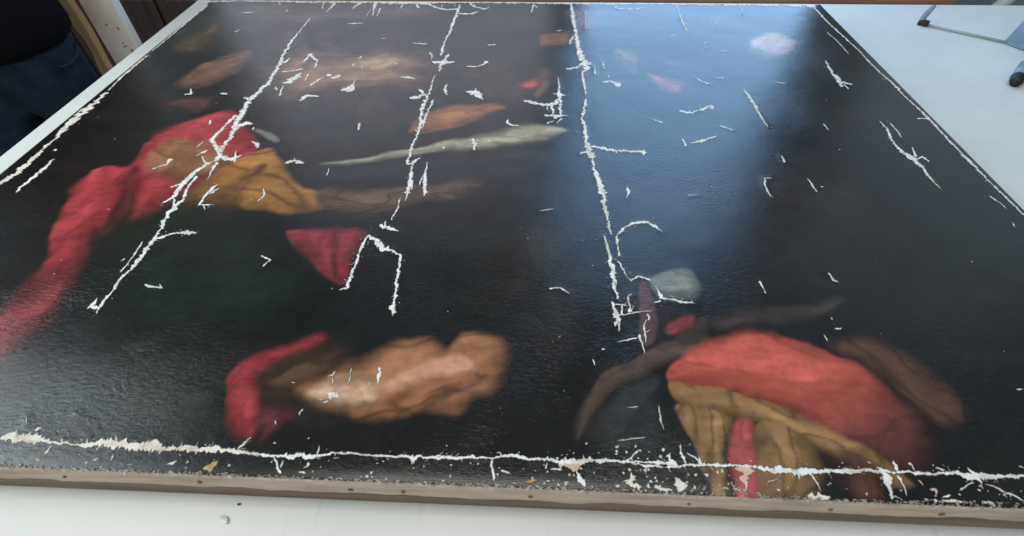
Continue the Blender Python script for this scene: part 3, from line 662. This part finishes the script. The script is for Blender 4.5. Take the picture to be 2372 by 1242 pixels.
# paint losses: each crack or flake is a chip-edged patch of bare ground set into the paint
def resample(s, step):
    out = [s[0]]
    for a, b in zip(s[:-1], s[1:]):
        n = max(1, int(np.hypot(*(b[:2] - a[:2])) / step))
        for k_ in range(1, n + 1): out.append(a + (b - a) * k_ / n)
    return np.array(out)
def loss_mesh(c, strokes, gi):
    V, Fc, Rm = [], [], []
    for si, s in enumerate(strokes):
        long_ = np.hypot(*(s[-1, :2] - s[0, :2])) > 900
        r = resample(s, 1.5 if not long_ else 1.8); n = len(r)
        t = np.gradient(r[:, :2], axis=0) if n > 2 else np.repeat((r[-1:, :2] - r[:1, :2]), n, 0)
        t = t / (np.hypot(t[:, 0], t[:, 1])[:, None] + 1e-9); nn = np.c_[-t[:, 1], t[:, 0]]
        arc = np.arange(n) * 1.7; seed = 100 + gi * 7 + si
        wob = 0.9 * vnoise(arc, arc * 0, 7, seed) + 0.4 * vnoise(arc, arc * 0, 2.5, seed + 1)
        hw = r[:, 2] / 2 * 0.90
        def side(sd):
            f = 0.88 + 0.34 * vnoise(arc, arc * 0, 9, seed + sd) + 0.30 * np.random.default_rng(seed + sd + 90).standard_normal(n)
            sp = np.random.default_rng(seed + sd).random(n); f = np.where(sp > 0.955, f + 0.9, f)
            return np.maximum(np.minimum(hw * f, hw + 2.8), 0.1)
        taper = np.minimum(1, np.minimum(np.arange(n), np.arange(n)[::-1]) / 2.0 + 0.22)
        A, B = side(2) * taper, side(3) * taper
        cpt = r[:, :2] + nn * (wob * np.minimum(1, 0.25 + hw * 0.18))[:, None]
        Lp = cpt + nn * A[:, None]; Rp = cpt - nn * B[:, None]
        pts = np.stack([Lp, cpt, Rp], 1) / 1000
        pts[..., 0] = np.clip(pts[..., 0], -W2 + .0006, W2 - .0006); pts[..., 1] = np.clip(pts[..., 1], .0006, H - .0006)
        z = relief(pts[..., 0], pts[..., 1]) + 0.00022 + 0.00003 * ((gi * 3 + si) % 9)
        z[:, 1] += 0.00016
        k0 = len(V); V += np.concatenate([pts, z[..., None]], -1).reshape(-1, 3).tolist()
        for i in range(n - 1):
            a = k0 + i * 3
            Fc += [(a, a + 1, a + 4, a + 3), (a + 1, a + 2, a + 5, a + 4)]
        # dark strip painted round the bare ground as edge shade, so it looks recessed
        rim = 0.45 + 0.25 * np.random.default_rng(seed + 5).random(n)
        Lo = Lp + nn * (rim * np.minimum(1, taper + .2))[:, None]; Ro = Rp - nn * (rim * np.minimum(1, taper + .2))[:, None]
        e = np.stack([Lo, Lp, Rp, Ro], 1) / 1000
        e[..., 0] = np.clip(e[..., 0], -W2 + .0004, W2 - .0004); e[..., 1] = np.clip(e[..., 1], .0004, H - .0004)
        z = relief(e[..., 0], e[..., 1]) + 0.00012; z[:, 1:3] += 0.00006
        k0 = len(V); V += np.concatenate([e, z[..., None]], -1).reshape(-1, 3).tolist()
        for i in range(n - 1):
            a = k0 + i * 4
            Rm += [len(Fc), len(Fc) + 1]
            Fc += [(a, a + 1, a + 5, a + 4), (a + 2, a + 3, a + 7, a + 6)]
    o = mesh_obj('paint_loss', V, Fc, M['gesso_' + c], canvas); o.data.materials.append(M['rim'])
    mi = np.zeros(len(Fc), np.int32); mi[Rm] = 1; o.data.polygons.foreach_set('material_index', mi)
    return o
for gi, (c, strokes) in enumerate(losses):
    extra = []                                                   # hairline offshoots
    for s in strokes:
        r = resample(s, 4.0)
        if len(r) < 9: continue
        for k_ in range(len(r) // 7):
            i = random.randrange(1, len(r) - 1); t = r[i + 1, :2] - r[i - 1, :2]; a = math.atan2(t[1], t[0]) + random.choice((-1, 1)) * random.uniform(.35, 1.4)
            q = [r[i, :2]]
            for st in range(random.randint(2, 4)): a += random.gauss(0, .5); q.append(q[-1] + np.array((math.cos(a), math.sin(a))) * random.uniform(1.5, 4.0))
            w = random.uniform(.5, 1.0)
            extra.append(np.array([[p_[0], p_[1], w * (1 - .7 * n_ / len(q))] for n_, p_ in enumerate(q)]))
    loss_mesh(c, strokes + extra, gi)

# crumbs of flaked ground along the cracks and the lower margin
bv, bf = [], []
def crumb(x, y, r):
    n = random.randint(5, 8); k0 = len(bv); z = float(relief(np.array(x), np.array(y))) + .0003
    st = random.uniform(.5, 1.6); rot = random.uniform(0, 3.14)
    for q in range(n):
        a = 2 * math.pi * q / n; rr = r * random.uniform(.55, 1.3); ux, uy = math.cos(a) * rr * st, math.sin(a) * rr
        bv.append((x + ux * math.cos(rot) - uy * math.sin(rot), y + ux * math.sin(rot) + uy * math.cos(rot), z))
    bv.append((x, y, z + r * .25))
    bf.extend([(k0 + q, k0 + (q + 1) % n, k0 + n) for q in range(n)])
pick = [s for c, g in losses for s in g if len(s) > 4]
for i in range(800):
    s = random.choice(pick); a = s[random.randrange(len(s))]
    crumb(np.clip((a[0] + random.gauss(0, 5.5)) / 1000, -W2 + .003, W2 - .003), np.clip((a[1] + random.gauss(0, 5.5)) / 1000, .003, H - .003), random.uniform(.0002, .0008))
for i in range(110): crumb(random.uniform(-W2 + .01, W2 - .01), abs(random.gauss(0.004, .016)) + .002, random.uniform(.0004, .0014))
for i in range(60): crumb(random.gauss(.2, .05), random.uniform(.004, .05), random.uniform(.0006, .0018))
for i in range(60): crumb(random.uniform(-W2 + .01, W2 - .01), random.uniform(.01, H - .01), random.uniform(.0003, .0009))
cr_ = mesh_obj('flake_crumbs', bv, bf, M['gesso_t'], canvas); cr_['kind'] = 'stuff'

# ---------------------------------------------------------------- crumb on the table
def flake(name, label, loc, r, m_, seed, lift=.3):
    rr = random.Random(seed); bm = bmesh.new(); bmesh.ops.create_icosphere(bm, subdivisions=2, radius=r)
    for v in bm.verts:
        v.co.z = max(v.co.z * lift, -r * .1) + r * .12; v.co *= 1 + rr.uniform(-.3, .3); v.co.x *= 1.6
    o = bm_obj(name, bm, m_, None, True); o.location = loc; tag(o, label, 'flake'); return o
flake('paint_flake', 'small white flake on the table below the front edge of the painting', (-0.2490, -0.0260, 0.0006), 0.0034, M['gesso_w'], 3, .16).rotation_euler = (0, 0, -.5)
flake('dirt_speck', 'tiny dark speck on table between white flake and painting', (-0.2403, -0.0085, 0.0004), 0.0013, M['rubber'], 4)

flake('dust_grain', 'faint grey dust grain on the table below the bottom centre of painting', (-0.008, -0.053, 0.0004), 0.0012, M['bar_grey'], 5)

# ---------------------------------------------------------------- folding stand at the right
sd = thing('folding_stand', 'blue-grey metal folding stand with black rubber feet on white table', 'stand', (1.258, 1.167, 0)); sd.scale = (1.05, 1.05, 1.05)
def P(x, y, z): return (x - 1.2, y - 1.1, z)
bm = tube_bm([P(1.125, 1.287, .004), P(1.123, 1.289, .014), P(1.128, 1.293, .026), P(1.138, 1.300, .036), P(1.150, 1.308, .042)], [.0075, .0075, .008, .0075, .004], 10, .5)
blade = bm_obj('upright_blade', bm, M['steel_blue'], sd, True)
o = bm_obj('rubber_foot', box_bm(-.0125, .0125, -.0105, .0105, 0.0003, .0125, .003), M['rubber'], blade, True); o.location = P(1.128, 1.284, 0); o.rotation_euler = (0, 0, -.7)
bm = tube_bm([P(1.136, 1.276, .004), P(1.285, 1.163, .004)], .0042, 8, .7); bm_obj('shadow_bar', bm, M['bar_grey'], sd, True)  # thin grey bar laid in place of the shadow streak from foot to plate
# slanted plate and the tubular leg that meets it
bm = bmesh.new()
q = [P(1.272, 1.170, .003), P(1.292, 1.128, .003), P(1.372, 1.190, .075), P(1.352, 1.236, .075)]
top = [bm.verts.new(v) for v in q]; bot = [bm.verts.new((v[0] + .006, v[1] - .003, v[2] - .0028 if v[2] > .01 else v[2] - .0022)) for v in q]
bm.faces.new(top)
bm.faces.new(bot[::-1])
for i in range(4): bm.faces.new((top[i], bot[i], bot[(i + 1) % 4], top[(i + 1) % 4]))
bmesh.ops.recalc_face_normals(bm, faces=bm.faces); bm_obj('side_plate', bm, M['steel_blue'], sd)
bm = tube_bm([P(1.176, .962, .016), P(1.31, 1.13, .065), P(1.40, 1.25, .10)], .0078, 12); tube = bm_obj('leg_tube', bm, M['pole'], sd, True)
bm = tube_bm([P(1.164, .948, .011), P(1.20, .990, .026)], .0145, 14); bm_obj('leg_sleeve', bm, M['steel_blue'], tube, True)
bm = tube_bm([P(1.153, .9365, .0115), P(1.158, .942, .0122), P(1.1655, .9505, .0150)], [.0105, .0118, .0152], 14); bm_obj('rubber_foot', bm, M['rubber'], tube, True)
bm = tube_bm([P(1.40, 1.25, .10), P(1.55, 1.20, .10), P(1.62, 1.02, .05), P(1.60, .93, .013)], .0078, 12); bm_obj('leg_tube', bm, M['pole'], sd, True)
o = bm_obj('rubber_foot', box_bm(-.0125, .0125, -.0125, .0125, 0.0003, .015, .004), M['rubber'], sd, True); o.location = P(1.60, .93, 0)

# ---------------------------------------------------------------- bench and pole behind the table
bn = thing('wooden_bench', 'brown wooden bench just beyond the far edge of the table', 'bench', (0.1, 1.79, FLOOR))
BH = -FLOOR - 0.022
bm = box_bm(-1.2, 1.345, -.165, .165, BH - .05, BH, .012, 4); bm_obj('seat', bm, M['bench'], bn, True)
for lx in (-1.05, 1.12):
    for ly in (-.1, .1): bm_obj('leg', box_bm(lx - .025, lx + .025, ly - .025, ly + .025, 0, BH - .051, .004), M['bench'], bn)
wp = thing('white_pole', 'white metal pole leaning behind the table at the far right', 'pole', (2.08, 2.3, FLOOR))
bm_obj('shaft', tube_bm([(-.3, .03, .02), (.06, 0, .55), (.33, -.03, 1.0), (.50, -.05, 1.25)], .026, 16), M['pole'], wp, True)
bm_obj('end_cap', tube_bm([(-.315, .031, .0), (-.298, .03, .024)], .03, 16), M['rubber'], wp, True)

# ---------------------------------------------------------------- upright board and batten at the left
bd = thing('upright_board', 'tall stained white board standing upright behind left table edge', 'board', (-1.229, 1.371, FLOOR))
bm_obj('face_board', box_bm(-.053, .045, -.008, .010, 0, 1.9, .0015), M['white_paint'], bd)
bm_obj('edge_strip', box_bm(.0455, .0535, -.011, .016, 0, 1.9, .001), M['white_edge'], bd)
mk = [(-.010, .80, .004, .0025, .3), (.012, .735, .010, .0016, -.2), (.027, .722, .003, .006, .2), (.010, .745, .004, .002, 0), (-.005, .69, .005, .003, .4), (.022, .79, .003, .004, -.4)]
for x, z, a, b, rot in mk:
    bm = bmesh.new(); bmesh.ops.create_uvsphere(bm, u_segments=12, v_segments=6, radius=1)
    for v in bm.verts: v.co = Vector((v.co.x * a * (1 + .3 * math.sin(v.co.z * 7)), v.co.y * .0004, v.co.z * b))
    o = bm_obj('stain_mark', bm, M['mark'], bd, True); o.location = (x, -.0082, z); o.rotation_euler = (0, rot, 0)
bt = thing('pine_batten', 'raw pine batten with wavy edge between person and white board', 'batten', (-1.299, 1.345, FLOOR))
bm = bmesh.new(); rings = []
for i in range(64):
    z = 1.9 * i / 63; wv = .006 * math.sin(z * 19) + .004 * math.sin(z * 43 + 1); w0 = -.024 + wv - .004 * math.sin(z * 11); w1 = .0135 + .004 * math.sin(z * 23 + 2)
    rings.append([bm.verts.new(v) for v in ((w0, -.004, z), (w0 + .005, -.010, z), (w1 - .004, -.011, z), (w1, -.006, z), (w1, .008, z), (w0, .008, z))])
for a, b in zip(rings[:-1], rings[1:]):
    for k_ in range(6): bm.faces.new((a[k_], a[(k_ + 1) % 6], b[(k_ + 1) % 6], b[k_]))
bm.faces.new(rings[0][::-1]); bm.faces.new(rings[-1]); bm_obj('strip', bm, M['batten'], bt)

# ---------------------------------------------------------------- dark chest behind at the left
ch = thing('dark_chest', 'dark brown wooden chest on the floor behind the white board', 'chest', (-1.95, 2.75, FLOOR))
bm_obj('body', box_bm(-.75, .75, -.45, .35, .06, .60, .004), M['chest'], ch)
bm_obj('lid', box_bm(-.78, .78, -.48, .38, .602, .63, .006), M['chest'], ch)
for x in (-.5, 0, .5): bm_obj('front_panel', box_bm(x - .22, x + .22, -.462, -.4505, .12, .55, .003), M['chest'], ch)
for x in (-.68, .68):
    for y in (-.4, .3): bm_obj('foot', box_bm(x - .05, x + .05, y - .05, y + .05, 0, .0595, .004), M['chest'], ch)
gv, gf = [], []
for j in range(15):
    for i in range(23):
        u, v = i / 22, j / 14
        z = .634 + abs(.03 * float(vnoise(np.array(u * 100), np.array(v * 100), 16, 61))) + .012 * float(vnoise(np.array(u * 100), np.array(v * 100), 7, 62) ** 2)
        gv.append((-.42 + u * .75 + .02 * math.sin(v * 9), .02 + v * .3 + .02 * math.sin(u * 11), z))
for j in range(14):
    for i in range(22): gf.append((j * 23 + i, j * 23 + i + 1, (j + 1) * 23 + i + 1, (j + 1) * 23 + i))
rg = mesh_obj('crumpled_rag', gv, gf, M['rag'], None, True); rg.location = (-1.95, 2.75, FLOOR)
so = rg.modifiers.new('thick', 'SOLIDIFY'); so.thickness = .004; so.offset = 1
tag(rg, 'crumpled grey rag lying on top of the dark chest', 'rag')

# ---------------------------------------------------------------- person at the left
pn = thing('person', 'person in black sweater and dark blue jeans standing left of the table', 'person', (-1.405, 1.135, FLOOR), 0.55)
def skin_obj(name, pts, edges, radii, root, m_, parent, sub=2):
    me_ = bpy.data.meshes.new(name); me_.from_pydata(pts, edges, []); me_.update()
    o = link(bpy.data.objects.new(name, me_), parent); me_.materials.append(m_)
    md = o.modifiers.new('skin', 'SKIN'); md.use_smooth_shade = True
    for i, r in enumerate(radii):
        v = me_.skin_vertices[0].data[i]; v.radius = r if isinstance(r, tuple) else (r, r); v.use_root = (i == root)
    sb = o.modifiers.new('sub', 'SUBSURF'); sb.levels = sub; sb.render_levels = sub
    return o
# body (head, neck, arms with hands, trunk, legs with feet): one surface; the person faces -x, towards the right of the room after turning
bp = [(0, 0, .88), (0, 0, 1.06), (0, 0, 1.24), (0, 0, 1.38), (0, -.01, 1.47), (0, -.03, 1.55), (0, -.03, 1.64)]
be = [(0, 1), (1, 2), (2, 3), (3, 4), (4, 5), (5, 6)]; brd = [(.12, .09), (.11, .085), (.12, .09), (.13, .085), (.055, .055), (.075, .09), (.07, .085)]
def chain(start, pts, rad):
    prev = start
    for q, r in zip(pts, rad):
        bp.append(q); brd.append(r); be.append((prev, len(bp) - 1)); prev = len(bp) - 1
    return prev
for s in (-1, 1):
    chain(0, [(s * .09, 0, .78), (s * .10, -.01, .46), (s * .105, .02, .09), (s * .11, -.06, .045), (s * .115, -.14, .03)], [.078, .055, .038, .04, .03])
    w = chain(3, [(s * .19, 0, 1.36), (s * .235, .03, 1.12), (s * .17, -.17, 1.17), (s * .155, -.215, 1.185)], [.055, .043, .03, .032])
    for dx_, ln in ((.024, .075), (.009, .092), (-.007, .098), (-.022, .085)):
        chain(w, [(s * .15, -.235, 1.185 - dx_), (s * .13, -.235 - ln * .5, 1.18 - dx_), (s * .105, -.235 - ln * .8, 1.17 - dx_)], [.009, .008, .0065])
    chain(w, [(s * .145, -.23, 1.222), (s * .125, -.25, 1.245), (s * .105, -.268, 1.25)], [.0105, .009, .0075])
skin_obj('body', bp, be, brd, 0, M['skin'], pn)
# jeans
jp = [(0, 0, .93), (0, 0, .82)]; je = [(0, 1)]; jr = [(.185, .14), (.205, .158)]
for s in (-1, 1):
    k0 = len(jp); jp += [(s * .092, 0, .70), (s * .095, -.01, .44), (s * .098, .02, .10)]; jr += [.108, .088, .07]; je += [(1, k0), (k0, k0 + 1), (k0 + 1, k0 + 2)]
jn = skin_obj('jeans', jp, je, jr, 0, M['jeans'], pn)
# curved front pocket opening, stitched onto the jeans
pk = [(.148, -.142, .790), (.161, -.127, .783), (.176, -.105, .784), (.192, -.071, .789), (.202, -.034, .797), (.203, .0, .81)]
pv, pf = [], []
for x, y, z in pk: pv += [(x, y, z), (x, y, z - .007)]
for i in range(len(pk) - 1): pf.append((2 * i, 2 * i + 1, 2 * i + 3, 2 * i + 2))
po = mesh_obj('pocket_seam', pv, pf, M['stitch'], jn, True)
sbm = po.modifiers.new('sub', 'SUBSURF'); sbm.levels = 2; sbm.render_levels = 2
sw = po.modifiers.new('wrap', 'SHRINKWRAP'); sw.target = jn; sw.offset = .003
sl = po.modifiers.new('thick', 'SOLIDIFY'); sl.thickness = .003; sl.offset = 1
# sweater
sp = [(0, 0, .79), (0, 0, .90), (0, 0, 1.08), (0, 0, 1.25), (0, 0, 1.37), (0, -.005, 1.44)]; se = [(i, i + 1) for i in range(5)]; sr = [(.232, .185), (.228, .178), (.185, .14), (.185, .135), (.165, .11), (.075, .07)]
for s in (-1, 1):
    k0 = len(sp); sp += [(s * .20, 0, 1.35), (s * .238, .03, 1.12), (s * .18, -.14, 1.163)]; sr += [.07, .06, .045]; se += [(4, k0), (k0, k0 + 1), (k0 + 1, k0 + 2)]
skin_obj('sweater', sp, se, sr, 0, M['sweater'], pn)
# head details
bm = bmesh.new(); bmesh.ops.create_uvsphere(bm, u_segments=24, v_segments=14, radius=1)
for v in bm.verts:
    v.co = Vector((v.co.x * .088, v.co.y * .105 + .012, v.co.z * .125))
    if v.co.y < -.03: v.co.z = max(v.co.z, .03)
o = bm_obj('hair', bm, M['hair'], pn, True); o.location = (0, -.03, 1.635)
bm = tube_bm([(0, -.105, 1.64), (0, -.128, 1.605), (0, -.108, 1.598)], [.008, .013, .009], 10); bm_obj('nose', bm, M['skin'], pn, True)
for s in (-1, 1):
    bm = bmesh.new(); bmesh.ops.create_uvsphere(bm, u_segments=10, v_segments=8, radius=.011); o = bm_obj('eye', bm, M['button'], pn, True); o.location = (s * .03, -.108, 1.635)
    bm = bmesh.new(); bmesh.ops.create_uvsphere(bm, u_segments=10, v_segments=8, radius=.03)
    for v in bm.verts: v.co.x *= .3
    o = bm_obj('ear', bm, M['skin'], pn, True); o.location = (s * .082, -.015, 1.62)
    bm_obj('shoe', box_bm(s * .112 - .045, s * .112 + .045, -.2, .07, 0, .075, .03, 3), M['shoe'], pn, True)
bm_obj('mouth', tube_bm([(-.022, -.112, 1.575), (0, -.117, 1.573), (.022, -.112, 1.575)], [.003, .006, .003], 8), M['hair'], pn, True)
